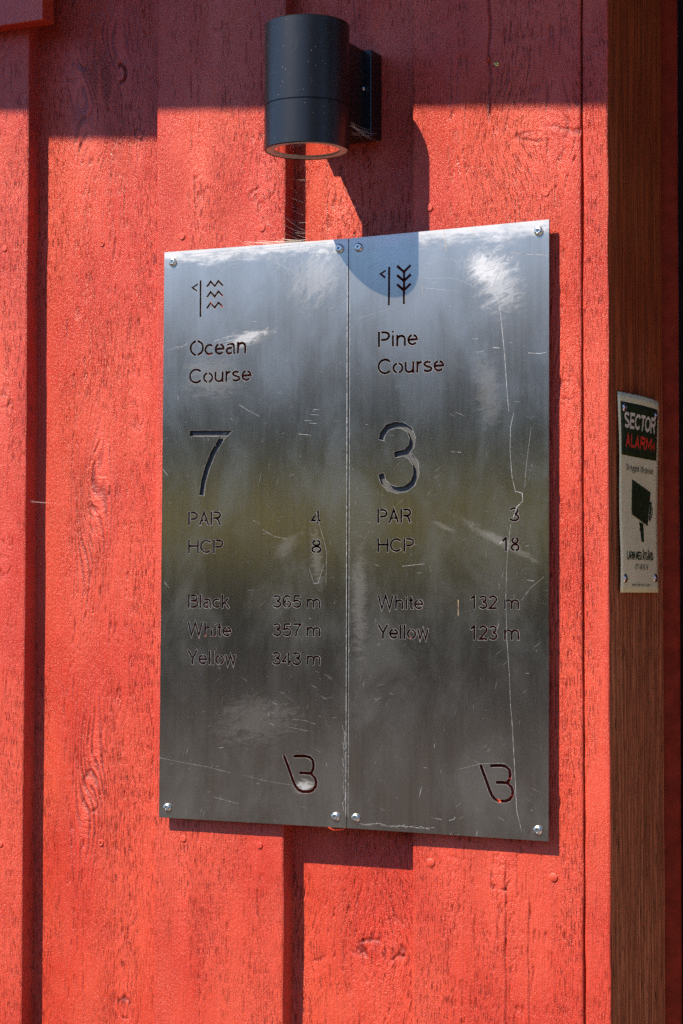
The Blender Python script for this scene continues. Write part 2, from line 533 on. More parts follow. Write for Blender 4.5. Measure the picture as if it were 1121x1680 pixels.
# proud boards
board('board', -1.955, -1.7027, 0, TREC, knots=[K(8, 930, .010, .012, .8), K(5, 660, .012, .008, .5)], seed=11, parent=wall, bands=((.85, .12), (.3, .2)), cracks=.8)
board('board', -1.4849, -1.2807, 0, TREC, knots=[K(358, 40, .006, .007, 1.0), K(430, 320, .018, .008, .7), K(300, 1500, .006, .008, .5), K(330, 300, .010, .012, .4)],
      seed=23, parent=wall, bands=((.32, .10), (.78, .12), (.55, .06)), cracks=1.1)
board('board', -1.0922, -.8590, 0, TREC, knots=[K(900, 220, .034, .008, .9), K(820, 1440, .012, .014, .9), K(740, 1420, .012, .010, .4), K(930, 640, .012, .010, .4)],
      seed=35, parent=wall, bands=((.30, .12), (.62, .2), (.85, .1)), cracks=1.35,
      splits=[(at(803, 60).x, .60, 1.2, .0016, .0035), (at(830, 1500).x, -.75, -.33, .0009, .003), (at(868, 1560).x, -.75, -.37, .0008, .002)])
# recessed boards
board('board', -1.755, -1.455, TREC, TREC + .024, knots=[K(198, 122, .0085, .011, 2.6, TREC), K(130, 118, .010, .008, 1.4, TREC), K(228, 220, .006, .007, 1.1, TREC), K(120, 120, .016, .010, .8, TREC), K(165, 800, .014, .022, .8, TREC), K(150, 1300, .014, .022, .9, TREC),
      K(205, 1655, .010, .012, 1.0, TREC), K(225, 690, .010, .012, .4, TREC)],
      seed=47, parent=wall, bands=((.42, .10), (.66, .14), (.9, .08)), cracks=1.25, vees=[(at(165, 150, TREC).x, at(165, 130, TREC).z, .07, .030, .085), (at(150, 860, TREC).x, at(150, 860, TREC).z, .03, .02, .09), (at(150, 1300, TREC).x, at(150, 1290, TREC).z, .025, .02, .08)])
board('board', -1.31, -1.064, TREC, TREC + .024, knots=[K(625, 1560, .030, .012, 1.1, TREC), K(515, 1565, .014, .010, .6, TREC), K(560, 350, .02, .016, .12, TREC)],
      seed=59, parent=wall, bands=((.45, .2), (.15, .1), (.75, .12)), cracks=1.4)
# wall further left and above, out of the picture
bm = bmesh.new()
for k in range(9):
    xl = -1.955 - .012 - k * .39
    bm_box(bm, xl - .17, xl, TREC, TREC + .024, GND, 1.30, .001)
for k in range(8):
    xl = -1.955 - .17 - k * .39
    bm_box(bm, xl - .24, xl, 0, TREC - .001, GND, 1.30, .001)
tag(bm_obj('far_boards', bm, M_RED, wall), kind='stuff')
bm = bmesh.new(); bm_box(bm, -6, -.8575, TREC + .026, .25, GND, 2.3)
bm_obj('wall_core', bm, M_DARKDOOR, wall)
# corner post: a plank on edge, painted front, stained side
def corner_post():
    o = board('corner_board', -.8565, -.8234, 0, .030, seed=71, parent=None, bands=((.5, .2),), rough=.45, cracks=.15, sx=.0011)
    o.parent = wall; o.matrix_parent_inverse = Matrix.Translation(-world_loc(wall))
    me = o.data
    me.materials.append(M_BROWN)
    nr = np.empty(len(me.polygons) * 3, np.float32); me.polygons.foreach_get('normal', nr)
    ce = np.empty(len(me.polygons) * 3, np.float32); me.polygons.foreach_get('center', ce)
    me.polygons.foreach_set('material_index', ((nr.reshape(-1, 3)[:, 0] > .8) & (ce.reshape(-1, 3)[:, 0] > -.830)).astype(np.int32))
    return o
corner_post()

# the brown reveal and stop of the doorway
jamb = empty('door_jamb', (-.83, .13, GND), 'brown stained door reveal in shade at the right, bearing the alarm notice', 'door jamb')
def panel_x(name, x, y0, y1, z0, z1, seed, mat, parent, thick=.02, amp=.0006):
    ny = max(4, int((y1 - y0) / .0018)); zs = np.concatenate([np.linspace(z0, -.72, 8)[:-1], np.arange(-.72, .93, .003), np.linspace(.93, z1, 6)])
    nz = len(zs)
    Z, T = np.meshgrid(zs, np.linspace(0, 1, ny), indexing='ij')
    Y = y0 + (y1 - y0) * T
    H = (fbm(Y * 260, Z * 14, seed, 3, .6) - .5) * amp * 1.3 + (fbm(Y * 22, Z * 5, seed + 1, 2) - .5) * .0012
    H -= sstep(fbm(Y * 420, Z * 26, seed + 2, 2), .70, .80) * .0007 * sstep(-Z, -.25, .15)
    e = np.minimum(Y - y0, y1 - Y)
    H -= .0012 * np.exp(-e / .0012)
    X = x + H
    vs = np.stack([X, Y, Z], -1).reshape(-1, 3).tolist()
    fs = [(i * ny + j, i * ny + j + 1, (i + 1) * ny + j + 1, (i + 1) * ny + j) for i in range(nz - 1) for j in range(ny - 1)]
    b0 = len(vs)
    for z in zs: vs.append((x - thick, y0, z)); vs.append((x - thick, y1, z))
    for i in range(nz - 1):
        a, b = b0 + 2 * i, b0 + 2 * i + 2
        fs.append((a, i * ny, (i + 1) * ny, b))
        fs.append((i * ny + ny - 1, a + 1, b + 1, (i + 1) * ny + ny - 1))
        fs.append((a + 1, a, b, b + 1))
    me = mesh_from(name, vs, fs, True)
    return link(name, me, mat, parent)
panel_x('reveal_board', -.8236, .0315, .2255, GND, 1.30, 5, M_BROWN, jamb, .03)
panel_x('door_stop', -.8040, .2262, .236, GND, 1.30, 15, simple('dark_red_stain', (.26, .030, .012), .7, 0, .1, .2, 40), jamb, .05)
bm = bmesh.new(); bm_box(bm, -.86, -.8060, .2370, .34, GND, 1.30, .002)
bm_obj('door_frame', bm, M_DARKDOOR, jamb)

# door leaf inside the opening
door = empty('plank_door', (-.33, .34, GND), 'dark closed door just showing at the right edge beyond the brown reveal', 'door')
bm = bmesh.new()
for k in range(7):
    x0 = -.788 + k * .135
    bm_box(bm, x0, x0 + .132, .345 + .003 * (k % 2), .385, GND + .02, 1.29, .003)
bm_obj('door_leaf', bm, M_DARKDOOR, door)
bm = bmesh.new(); lathe(bm, [(0, .05), (.012, .05), (.012, .0)], (.06, .345, -.45), (0, -1, 0), 16); bm_box(bm, -.05, .07, .29, .305, -.462, -.438, .004)
bm_obj('handle', bm, M_SCREW, door)
# wall beyond the doorway
right = empty('right_wall', (1.6, .03, GND), 'red boarded wall on the far side of the doorway, out of the picture', 'wall')
bm = bmesh.new(); bm_box(bm, .17, 4.5, 0, .25, GND, 2.3)
for k in range(10): bm_box(bm, .3 + k * .4, .5 + k * .4, -.028, -.001, GND, 2.3, .001)
bm_obj('boards', bm, M_RED, right)

# ------------------------------------------------------------------ horizontal trim end at the top left
tr = at(70, 30, -.03)
bm = bmesh.new()
bm_box(bm, -2.9, tr.x, -.030, -.0015, at(64, 33, -.03).z, .93, .0015)
trim = bm_obj('trim_board', bm, M_RED)
tag(trim, 'thick horizontal red board whose end juts in at the top left corner above the planks', 'trim board')

# ------------------------------------------------------------------ eave that shades the top of the wall
M_ROOF = simple('roof_felt', (.05, .05, .055), .9, 0, .2, .2, 12, .004, 60)
eave = empty('roof_eave', (-1.3, -.3, 1.3), 'overhanging roof edge out of the picture, casting the straight shade across the wall top', 'roof')
k_ = .62
def ez(x): return .6355 + (-1.0953 - x) * .0975 + 0.0
vs = []
for x in (-5.0, 3.0):
    xs_ = x - .62 * k_
    z0 = ez(x) + 1.30 * k_
    vs += [(xs_, -k_, z0), (xs_, -k_, z0 + .14), (xs_, .25, z0 + .34), (xs_, .25, z0 + .20)]
fs = [(0, 1, 5, 4), (1, 2, 6, 5), (2, 3, 7, 6), (3, 0, 4, 7), (0, 3, 2, 1), (4, 5, 6, 7)]
link('roof_slab', mesh_from('roof_slab', vs, fs), M_ROOF, eave)
bm = bmesh.new()
bm_box(bm, -5.4, 4.5, .03, .25, 1.301, 2.0)
bm_obj('upper_wall', bm, M_RED, eave)

# ------------------------------------------------------------------ stroke lettering
def arc(cx, cy, rx, ry, a0, a1, n=None):
    n = n or max(4, int(abs(a1 - a0) / 13))
    return [(cx + rx * math.cos(R(a0 + (a1 - a0) * i / n)), cy + ry * math.sin(R(a0 + (a1 - a0) * i / n))) for i in range(n + 1)]
XH = .725
def O_(cx, rx, h): return [arc(cx, h / 2, rx, h / 2 - .0, 90, 450, 28)]
# glyph: (advance, strokes, bridges); unit = cap height; strokes run along their centre lines, s = half stroke
def glyph(ch, s):
    t = 1 - s; b = s; xh = XH - s; g = .055
    def br(x, y, w=g, h=.22): return (x - w, y - h, x + w, y + h)
    G = {
    'O': (1.08, [arc(.54, .5, .44, t - .5, 90, 450, 32)], [br(.54, t), br(.54, b)]),
    'C': (1.01, [arc(.53, .5, .43, t - .5, 38, 322, 26)], []),
    'P': (.93, [[(.14, 0), (.14, 1)], [(.14, t), (.52, t)] + arc(.52, (t + .46) / 2, .30, (t - .46) / 2, 90, -90, 14)[1:] + [(.14, .46)]], [(.14 + s, .3, .14 + s + .07, 1.1)]),
    'A': (.93, [[(.02 + s, 0), (.465, t + .02), (.91 - s, 0)], [(.18, .34), (.75, .34)]], [br(.465, .34, .045, .12)]),
    'R': (1.01, [[(.14, 0), (.14, 1)], [(.14, t), (.58, t)] + arc(.58, (t + .5) / 2, .29, (t - .5) / 2, 90, -90, 14)[1:] + [(.14, .5)], [(.52, .5), (.70, .36), (.94 - s, 0)]], [(.14 + s, .3, .14 + s + .07, 1.1)]),
    'H': (1.01, [[(.14, 0), (.14, 1)], [(.87, 0), (.87, 1)], [(.14, .53), (.87, .53)]], []),
    'B': (.93, [[(.14, 0), (.14, 1)], [(.14, t), (.52, t)] + arc(.52, (t + .53) / 2, .27, (t - .53) / 2, 90, -90, 12)[1:] + [(.14, .53)],
               [(.52, .53)] + arc(.54, (.53 + b) / 2, .30, (.53 - b) / 2, 90, -90, 12) + [(.14, b)]], [(.14 + s, -.1, .14 + s + .07, 1.1)]),
    'W': (1.32, [[(.03 + s, 1), (.36, 0 + s * .5), (.66, .97), (.96, 0 + s * .5), (1.29 - s, 1)]], []),
    'Y': (.93, [[(.02 + s, 1), (.465, .42)], [(.91 - s, 1), (.465, .42)], [(.465, .46), (.465, 0)]], []),
    'c': (.70, [arc(.37, XH / 2, .29, xh - XH / 2, 42, 318, 22)], []),
    'e': (.777, [[(.10, .37), (.67, .37)] + arc(.385, XH / 2, .29, xh - XH / 2, 2, 322, 24)], [br(.385, xh + .02, .05, .17)]),
    'a': (.777, [arc(.36, .52, .25, xh - .52, 155, 20, 10) + [(.62, .45), (.62, .12), (.68, 0)], [(.61, .43), (.36, .38)] + arc(.31, .22, .20, .17, 100, 270, 12) + [(.42, .07), (.58, .18), (.62, .28)]], [(.50, .0, .56, .46)]),
    'n': (.777, [[(.13, 0), (.13, XH)], [(.13, .40)] + arc(.39, .40, .25, xh - .40, 150, 0, 12) + [(.64, 0)]], []),
    'h': (.777, [[(.13, 0), (.13, 1)], [(.13, .40)] + arc(.39, .40, .25, xh - .40, 150, 0, 12) + [(.64, 0)]], []),
    'm': (1.163, [[(.13, 0), (.13, XH)], [(.13, .42)] + arc(.36, .42, .22, xh - .42, 150, 0, 12) + [(.58, 0)], [(.58, .42)] + arc(.81, .42, .22, xh - .42, 150, 0, 12) + [(1.03, 0)]], []),
    'u': (.777, [[(.13, XH), (.13, .30)] + arc(.38, .32, .25, .32 - b, 180, 330, 12) + [(.64, .34)], [(.64, 0), (.64, XH)]], []),
    'r': (.465, [[(.13, 0), (.13, XH)], [(.13, .40)] + arc(.36, .42, .22, xh - .42, 155, 72, 7)], []),
    's': (.70, [arc(.35, .52, .22, xh - .52, 25, 200, 10) + [(.22, .40), (.46, .33)] + arc(.35, .21, .25, .21 - b, 35, -160, 12)], []),
    'o': (.777, [arc(.388, XH / 2, .295, xh - XH / 2, 90, 450, 28)], [br(.388, xh + .02, .05, .17), br(.388, b, .05, .14)]),
    'i': (.31, [[(.155, 0), (.155, XH)], [(.155, .87), (.155, 1)]], []),
    'l': (.31, [[(.155, 0), (.155, 1)]], []),
    'k': (.70, [[(.13, 0), (.13, 1)], [(.60, XH), (.15, .28)], [(.30, .44), (.64, 0)]], []),
    't': (.39, [[(.19, .93), (.19, .16), (.25, b), (.36, b)], [(.03, xh), (.35, xh)]], []),
    'w': (1.0, [[(.03 + s, XH), (.28, s * .4), (.50, XH - .03), (.72, s * .4), (.97 - s, XH)]], []),
    '0': (.777, [arc(.388, .5, .28, t - .5, 90, 450, 30)], []),
    '1': (.777, [[(.46, 0), (.46, 1)], [(.46, .95), (.18, .72)]], []),
    '2': (.777, [arc(.38, .70, .27, t - .70, 170, -25, 14) + [(.10, b), (.70, b)]], []),
    '3': (.777, [arc(.36, .735, .24, t - .735, 165, -80, 16) + [(.32, .53)], [(.36, .535)] + arc(.37, .285, .28, .285 - b, 80, -165, 18)], []),
    '4': (.777, [[(.54, 0), (.54, 1)], [(.54, .96), (.08, .27), (.74, .27)]], [(.54 - s - .07, .15, .54 - s, 1.0)]),
    '5': (.777, [[(.66, t), (.22, t), (.14, .50), (.16, .49)] + arc(.37, .33, .29, .33 - b, 125, -155, 18)], []),
    '6': (.777, [arc(.39, .31, .27, .31 - b, 90, 450, 22), [(.66, .80)] + arc(.41, .60, .30, t - .60, 48, 180, 10) + [(.12, .31)]], [br(.39, .60, .05, .13), br(.39, b, .05, .1)]),
    '7': (.777, [[(.07, t), (.68, t), (.50, .68), (.38, .42), (.29, 0)]], []),
    '8': (.777, [arc(.388, .745, .22, t - .745, 90, 450, 20), arc(.388, .28, .28, .28 - b, 90, 450, 22)], [br(.388, t, .05, .12), br(.388, b, .05, .12)]),
    '9': (.777, [arc(.38, .68, .27, t - .68, 90, 450, 22), arc(.37, .38, .28, .38 - b, -150, 0, 10) + [(.65, .66)]], []),
    'S': (.93, [arc(.46, .735, .33, t - .735, 25, 205, 12) + [(.30, .57), (.62, .45)] + arc(.46, .28, .36, .28 - b, 30, -155, 14)], []),
    'E': (.85, [[(.80, t), (.14, t), (.14, b), (.82, b)], [(.14, .5), (.72, .5)]], []),
    'T': (.80, [[(.02, t), (.78, t)], [(.40, 0), (.40, t)]], []),
    'L': (.75, [[(.14, 1), (.14, b), (.72, b)]], []),
    'M': (1.1, [[(.14, 0), (.14, 1)], [(.96, 0), (.96, 1)], [(.14, .97), (.55, .28), (.96, .97)]], []),
    'D': (1.0, [[(.14, 0), (.14, t), (.48, t)] + arc(.48, .5, .38, t - .5, 90, -90, 16)[1:] + [(.14, b)]], []),
    'G': (1.08, [arc(.53, .5, .43, t - .5, 38, 340, 24) + [(.93, .46), (.58, .46)]], []),
    'V': (.93, [[(.02 + s, 1), (.465, s * .5), (.91 - s, 1)]], []),
    'K': (.93, [[(.14, 0), (.14, 1)], [(.82, 1), (.15, .36)], [(.36, .56), (.88, 0)]], []),
    'F': (.82, [[(.14, 0), (.14, t), (.76, t)], [(.14, .5), (.66, .5)]], []),
    'd': (.777, [arc(.36, XH / 2, .27, xh - XH / 2, 90, 450, 22), [(.64, 0), (.64, 1)]], []),
    'p': (.777, [arc(.41, XH / 2, .27, xh - XH / 2, 90, 450, 22), [(.13, -.28), (.13, XH)]], []),
    'g': (.777, [arc(.36, XH / 2, .27, xh - XH / 2, 90, 450, 22), [(.64, XH), (.64, -.02)] + arc(.38, -.04, .26, .19, 0, -150, 10)], []),
    'y': (.70, [[(.02 + s, XH), (.35, .02)], [(.68 - s, XH), (.30, -.16), (.10, -.22)]], []),
    'v': (.70, [[(.02 + s, XH), (.35, s * .5), (.68 - s, XH)]], []),
    '-': (.5, [[(.06, .36), (.44, .36)]], []),
    '.': (.31, [[(.155, 0), (.155, .14)]], []),
    ' ': (.39, [], []),
    }
    if ch in ('Å', 'Ä', 'Ö', 'å'):
        base = {'Å': 'A', 'Ä': 'A', 'Ö': 'O', 'å': 'a'}[ch]
        adv, st, brs = glyph(base, s)
        y = 1.17 if ch != 'å' else .92
        cx = adv / 2
        if ch in 'Åå': st = st + [arc(cx, y, .10, .10, 90, 450, 10)]
        else: st = st + [[(cx - .2, y - .05), (cx - .2, y + .08)], [(cx + .2, y - .05), (cx + .2, y + .08)]]
        return adv, st, brs
    return G[ch]

def offset_poly(pts, hw):
    """outline of a stroke along pts with half width hw"""
    P = [Vector(p) for p in pts]
    closed = (P[0] - P[-1]).length < 1e-6 and len(P) > 3
    n = len(P)
    L, Rr = [], []
    for i in range(n):
        if closed and i in (0, n - 1):
            d0 = (P[n - 1] - P[n - 2]).normalized(); d1 = (P[1] - P[0]).normalized()
        else:
            d0 = (P[i] - P[i - 1]).normalized() if i else (P[1] - P[0]).normalized()
            d1 = (P[i + 1] - P[i]).normalized() if i < n - 1 else d0
        t = (d0 + d1)
        t = t.normalized() if t.length > 1e-6 else d0
        nrm = Vector((-t.y, t.x))
        k = hw / max(.35, nrm.dot(Vector((-d0.y, d0.x))))
        L.append(P[i] + nrm * k); Rr.append(P[i] - nrm * k)
    # one quad per segment keeps every outline simple
    return [[L[i], L[i + 1], Rr[i + 1], Rr[i]] for i in range(n - 1)]

def text_shapes(txt, x0, z0, cap, width, s_ratio=.065, track=0.0):
    """stroke quads and bridges of a word set from x0 on baseline z0; scaled in x to the measured width"""
    adv = 0
    items = []
    for ch in txt:
        a, st, brs = glyph(ch, s_ratio)
        items.append((adv, st, brs)); adv += a + track
    lo = items[0][0] + .10
    hi = adv - .12 - track
    kx = width / (cap * (hi - lo))
    quads, bridges = [], []
    for a, st, brs in items:
        for poly in st:
            pts = [(x0 + (a + x - lo) * cap * kx, z0 + y * cap) for x, y in poly]
            quads += offset_poly(pts, s_ratio * cap)
        for (ax, ay, bx, by) in brs:
            X0, X1 = x0 + (a + ax - lo) * cap * kx, x0 + (a + bx - lo) * cap * kx
            Z0, Z1 = z0 + ay * cap, z0 + by * cap
            bridges.append([Vector((X0, Z0)), Vector((X1, Z0)), Vector((X1, Z1)), Vector((X0, Z1))])
    return quads, bridges

def cdt(polys, extra=()):
    """Delaunay of all polygons; returns verts, triangles, and for each triangle the set of input polygon ids"""
    vs, fs = [], []
    for p in polys:
        # enforce counter-clockwise
        ar = sum(p[i].x * p[(i + 1) % len(p)].y - p[(i + 1) % len(p)].x * p[i].y for i in range(len(p)))
        if ar < 0: p = p[::-1]
        fs.append(list(range(len(vs), len(vs) + len(p))))
        vs += [Vector((v.x, v.y)) for v in p]
    es = [(f[i], f[(i + 1) % len(f)]) for f in fs for i in range(len(f))]
    vs += [Vector(q) for q in extra]
    out = delaunay_2d_cdt(vs, es, [], 0, 1e-7)
    V, T = out[0], [list(f) for f in out[2]]
    C = np.array([[sum(V[i].x for i in f) / 3, sum(V[i].y for i in f) / 3] for f in T])
    ids = [set() for _ in T]
    for pi, p in enumerate(polys):
        m = np.zeros(len(T), bool)
        for k in range(1, len(p) - 1):
            t = [p[0], p[k], p[k + 1]]
            sg = []
            for i in range(3):
                a_, b_ = t[i], t[(i + 1) % 3]
                sg.append((b_.x - a_.x) * (C[:, 1] - a_.y) - (b_.y - a_.y) * (C[:, 0] - a_.x))
            if abs(sg[0][0] + sg[1][0] + sg[2][0]) < 1e-12: continue
            m |= ((sg[0] > -1e-11) & (sg[1] > -1e-11) & (sg[2] > -1e-11)) | ((sg[0] < 1e-11) & (sg[1] < 1e-11) & (sg[2] < 1e-11))
        for i in np.nonzero(m)[0]: ids[i].add(pi)
    return V, T, ids

def cut_plate(outline, holes, bridges, extra_lines=()):
    polys = [outline] + holes + bridges
    V, Fc, ids = cdt(polys)
    nh = len(holes)
    keep = []
    for f, idl in zip(Fc, ids):
        s = set(idl)
        if 0 not in s: continue
        hole = any(1 <= i <= nh for i in s)
        brg = any(i > nh for i in s)
        if hole and not brg: continue
        keep.append(list(f))
    return V, keep

def extrude_plate(V, tris, yf, yb):
    n = len(V)
    vs = [(v.x, yf, v.y) for v in V] + [(v.x, yb, v.y) for v in V]
    fs = []
    edges = {}
    for f in tris:
        fs.append(tuple(f)); fs.append(tuple(n + i for i in reversed(f)))
        for a, b in zip(f, f[1:] + f[:1]): edges[(a, b)] = edges.get((a, b), 0) + 1
    for (a, b) in edges:
        if (b, a) not in edges: fs.append((a, a + n, b + n, b))
    return vs, fs

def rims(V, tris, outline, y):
    """flat pale ribbons painting a highlight along the cut edges"""
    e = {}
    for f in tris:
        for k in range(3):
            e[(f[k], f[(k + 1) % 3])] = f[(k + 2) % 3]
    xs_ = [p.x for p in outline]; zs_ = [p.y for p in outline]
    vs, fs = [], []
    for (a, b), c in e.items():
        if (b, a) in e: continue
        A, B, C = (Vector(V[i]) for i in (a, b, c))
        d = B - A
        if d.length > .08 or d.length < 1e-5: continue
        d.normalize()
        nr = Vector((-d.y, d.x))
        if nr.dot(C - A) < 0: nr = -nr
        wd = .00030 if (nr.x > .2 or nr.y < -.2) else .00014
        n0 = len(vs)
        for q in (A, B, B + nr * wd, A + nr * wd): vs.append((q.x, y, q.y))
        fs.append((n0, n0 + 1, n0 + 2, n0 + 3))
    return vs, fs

def uv_brush(me):
    uv = me.uv_layers.new(name='brush')
    co = np.empty(len(me.vertices) * 3, np.float32); me.vertices.foreach_get('co', co); co = co.reshape(-1, 3)
    li = np.empty(len(me.loops), np.int32); me.loops.foreach_get('vertex_index', li)
    u = np.stack([co[li, 0], co[li, 2] + co[li, 1] * .3], -1).astype(np.float32)
    uv.data.foreach_set('uv', u.ravel())

# ------------------------------------------------------------------ the two steel hole signs
YF, YB = -.0145, -.0118
def P2(px, py):
    v = at(px, py, YF)
    return Vector((v.x, v.z))
def line_text(txt, xl, xr, ybase, ytop, ratio=.077):
    a, b = P2(xl, ybase), P2(xr, ybase)
    cap = P2(xl, ytop).y - a.y
    return text_shapes(txt, a.x, a.y, cap, b.x - a.x, ratio)
def stroke_px(pts, w_px):
    w_ = w_px * .00078 / 2
    return offset_poly([P2(*p) for p in pts], w_)
def zl(pts, ox, oy, k): return [(ox + x / k, oy + y / k) for x, y in pts]

def mono_logo(dx, dy):
    """the slanting stroke running into a B shaped curve"""
    z = lambda pts: [(x + dx, y + dy) for x, y in zl(pts, 240, 1180, 3.114)]
    a = z([(703, 183), (728, 250), (752, 318), (764, 344), (778, 361), (798, 370), (832, 370), (852, 362), (866, 342), (869, 322), (863, 302), (848, 285), (838, 277), (812, 275), (782, 274)])
    b = z([(840, 277), (852, 258), (856, 236), (852, 212), (836, 195), (812, 188), (752, 189)])
    return stroke_px(a, 5.6) + stroke_px(b, 5.6)

def numeral(pts, w):
    return stroke_px(pts, w)

def make_sign(name, outline_px, texts, strokes, numeral_quads, backing_rect, screws, label, scratches, gold):
    o2 = [P2(*p) for p in outline_px]
    root = empty(name, (sum(p.x for p in o2) / 4, YF, min(p.y for p in o2)), label, 'sign', 'steel hole signs side by side')
    holes, brs = [], []
    for t in texts:
        q, b = line_text(*t)
        holes += q; brs += b
    holes += strokes
    holes += numeral_quads
    V, tris = cut_plate(o2, holes, brs)
    vs, fs = extrude_plate(V, tris, YF, YB)
    me = mesh_from('plate', vs, fs)
    uv_brush(me)
    link('plate', me, (M_STEEL, M_CUTSHADE), root)
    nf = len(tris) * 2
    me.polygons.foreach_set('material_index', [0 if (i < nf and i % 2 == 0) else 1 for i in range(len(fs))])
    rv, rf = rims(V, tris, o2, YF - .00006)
    link('edge_highlights', mesh_from('edge_highlights', rv, rf), M_RIM, root)
    # grained backing behind the big numeral
    a, b = P2(*backing_rect[0]), P2(*backing_rect[1])
    bm = bmesh.new(); bm_box(bm, a.x, b.x, -.0098, -.0088, b.y, a.y)
    bm_obj('numeral_backing', bm, M_POCKET, root)
    for (sx_, sy_, kind) in screws:
        c = P2(sx_, sy_)
        sb = bmesh.new()
        lob = 6 if kind == 'torx' else 4
        def rad(r, t, i, lob=lob):
            if i <= 2 and r > 0: return r * (1 + (.22 if lob == 6 else .42) * math.cos(lob * t + sx_))
            return r
        prof = [(0, .0012), (.0019, .0012), (.0020, .0034), (.0032, .0036), (.0048, .0031), (.0058, .0020), (.0061, .0006), (.0061, 0.0)]
        lathe(sb, prof, (c.x, YF, c.y), (0, -1, 0), 36, rad)
        so = bm_obj('screw', sb, M_SCREW, root, True)
        for p in so.data.polygons:
            if p.index < 36: p.material_index = 0
        # washer and standoff sleeve
        wb = bmesh.new(); lathe(wb, [(.0045, 0), (.0045, -YB)], (c.x, 0, c.y), (0, -1, 0), 20)
        bm_obj('spacer', wb, M_SCREW, root, True)
    for nm, lst, mt in (('scratch_marks', scratches, M_SCRATCH), ('rusty_scratches', gold, M_GOLD)):
        if not lst: continue
        vv, ff = [], []
        for (pts, wd) in lst:
            pp = [P2(*p) for p in pts]
            for i in range(len(pp) - 1):
                seg = max(1, int((pp[i + 1] - pp[i]).length / .004))
                d = (pp[i + 1] - pp[i]).normalized(); nr = Vector((-d.y, d.x))
                for s_ in range(seg):
                    p0 = pp[i].lerp(pp[i + 1], s_ / seg); p1 = pp[i].lerp(pp[i + 1], (s_ + 1) / seg)
                    w0 = wd * .00020 * (.4 + .9 * rnd.random())
                    b0 = len(vv)
                    for q in (p0 + nr * w0, p1 + nr * w0 * .8, p1 - nr * w0 * .8, p0 - nr * w0): vv.append((q.x, YF - .00012, q.y))
                    ff.append((b0, b0 + 3, b0 + 2, b0 + 1))
        tag(link(nm, mesh_from(nm, vv, ff), mt, root), kind='stuff')
    return root
rnd = random.Random(5)

# numerals as strokes measured on the plates
seven = numeral([(311, 711), (371, 711), (366, 716), (350, 742), (340, 768), (334, 790), (331, 813)], 10.6)
three = numeral([(625.5, 722), (628, 711), (636, 701), (649, 697), (661, 698), (672, 705), (677, 718), (675, 732), (666, 742), (647, 746)], 10.6) + \
        numeral([(663, 743), (674, 749), (682, 761), (683, 778), (677, 793), (665, 802), (651, 804), (638, 800), (629, 790), (625, 777)], 10.6)
k1 = lambda pts: zl(pts, 250, 380, 3.203)
icon_sea = stroke_px(k1([(254, 256), (253, 450)]), 3.6) + stroke_px(k1([(240, 275), (211, 295), (238, 314)]), 3.0)
for dy in (0, 55, 113):
    icon_sea += stroke_px(k1([(287, 290 + dy), (307, 262 + dy), (328, 287 + dy), (348, 259 + dy), (371, 284 + dy)]), 3.6)
k2 = lambda pts: zl(pts, 550, 350, 3.03)
icon_pine = stroke_px(k2([(269, 266), (267, 458)]), 3.8) + stroke_px(k2([(252, 284), (226, 301), (249, 320)]), 3.0) + stroke_px(k2([(343, 292), (342, 452)]), 4.0)
for dy in (0, 46, 92):
    icon_pine += stroke_px(k2([(308, 261 + dy), (342, 291 + dy), (376, 257 + dy)]), 4.2)

def arcs(cx, cy, n, r, spread):
    """a family of short curved rub marks"""
    out = []
    for i in range(n):
        ox = cx + rnd.uniform(-spread, spread); oy = cy + (ox - cx) * .55 + rnd.uniform(-8, 8)
        L = rnd.uniform(.5, 1) * r
        out.append(([(ox + L * .5 - L * .75 * t * t, oy - L * .75 + L * 1.4 * t) for t in (0, .25, .5, .75, 1)], rnd.uniform(.25, .7)))
    return out
def flecks(x0, x1, y0, y1, n, lmax=13):
    n = int(n * .6)
    out = []
    for i in range(n):
        x, y = rnd.uniform(x0, x1), rnd.uniform(y0, y1)
        a = rnd.choice([0, 0, .1, 1.5, 1.6, .5, -.4]) + rnd.uniform(-.1, .1)
        L = rnd.uniform(1.5, lmax) * rnd.random()
        L = max(L, 1.5)
        out.append(([(x, y), (x + L * math.cos(a), y + L * math.sin(a))], rnd.uniform(.25, .9)))
    return out
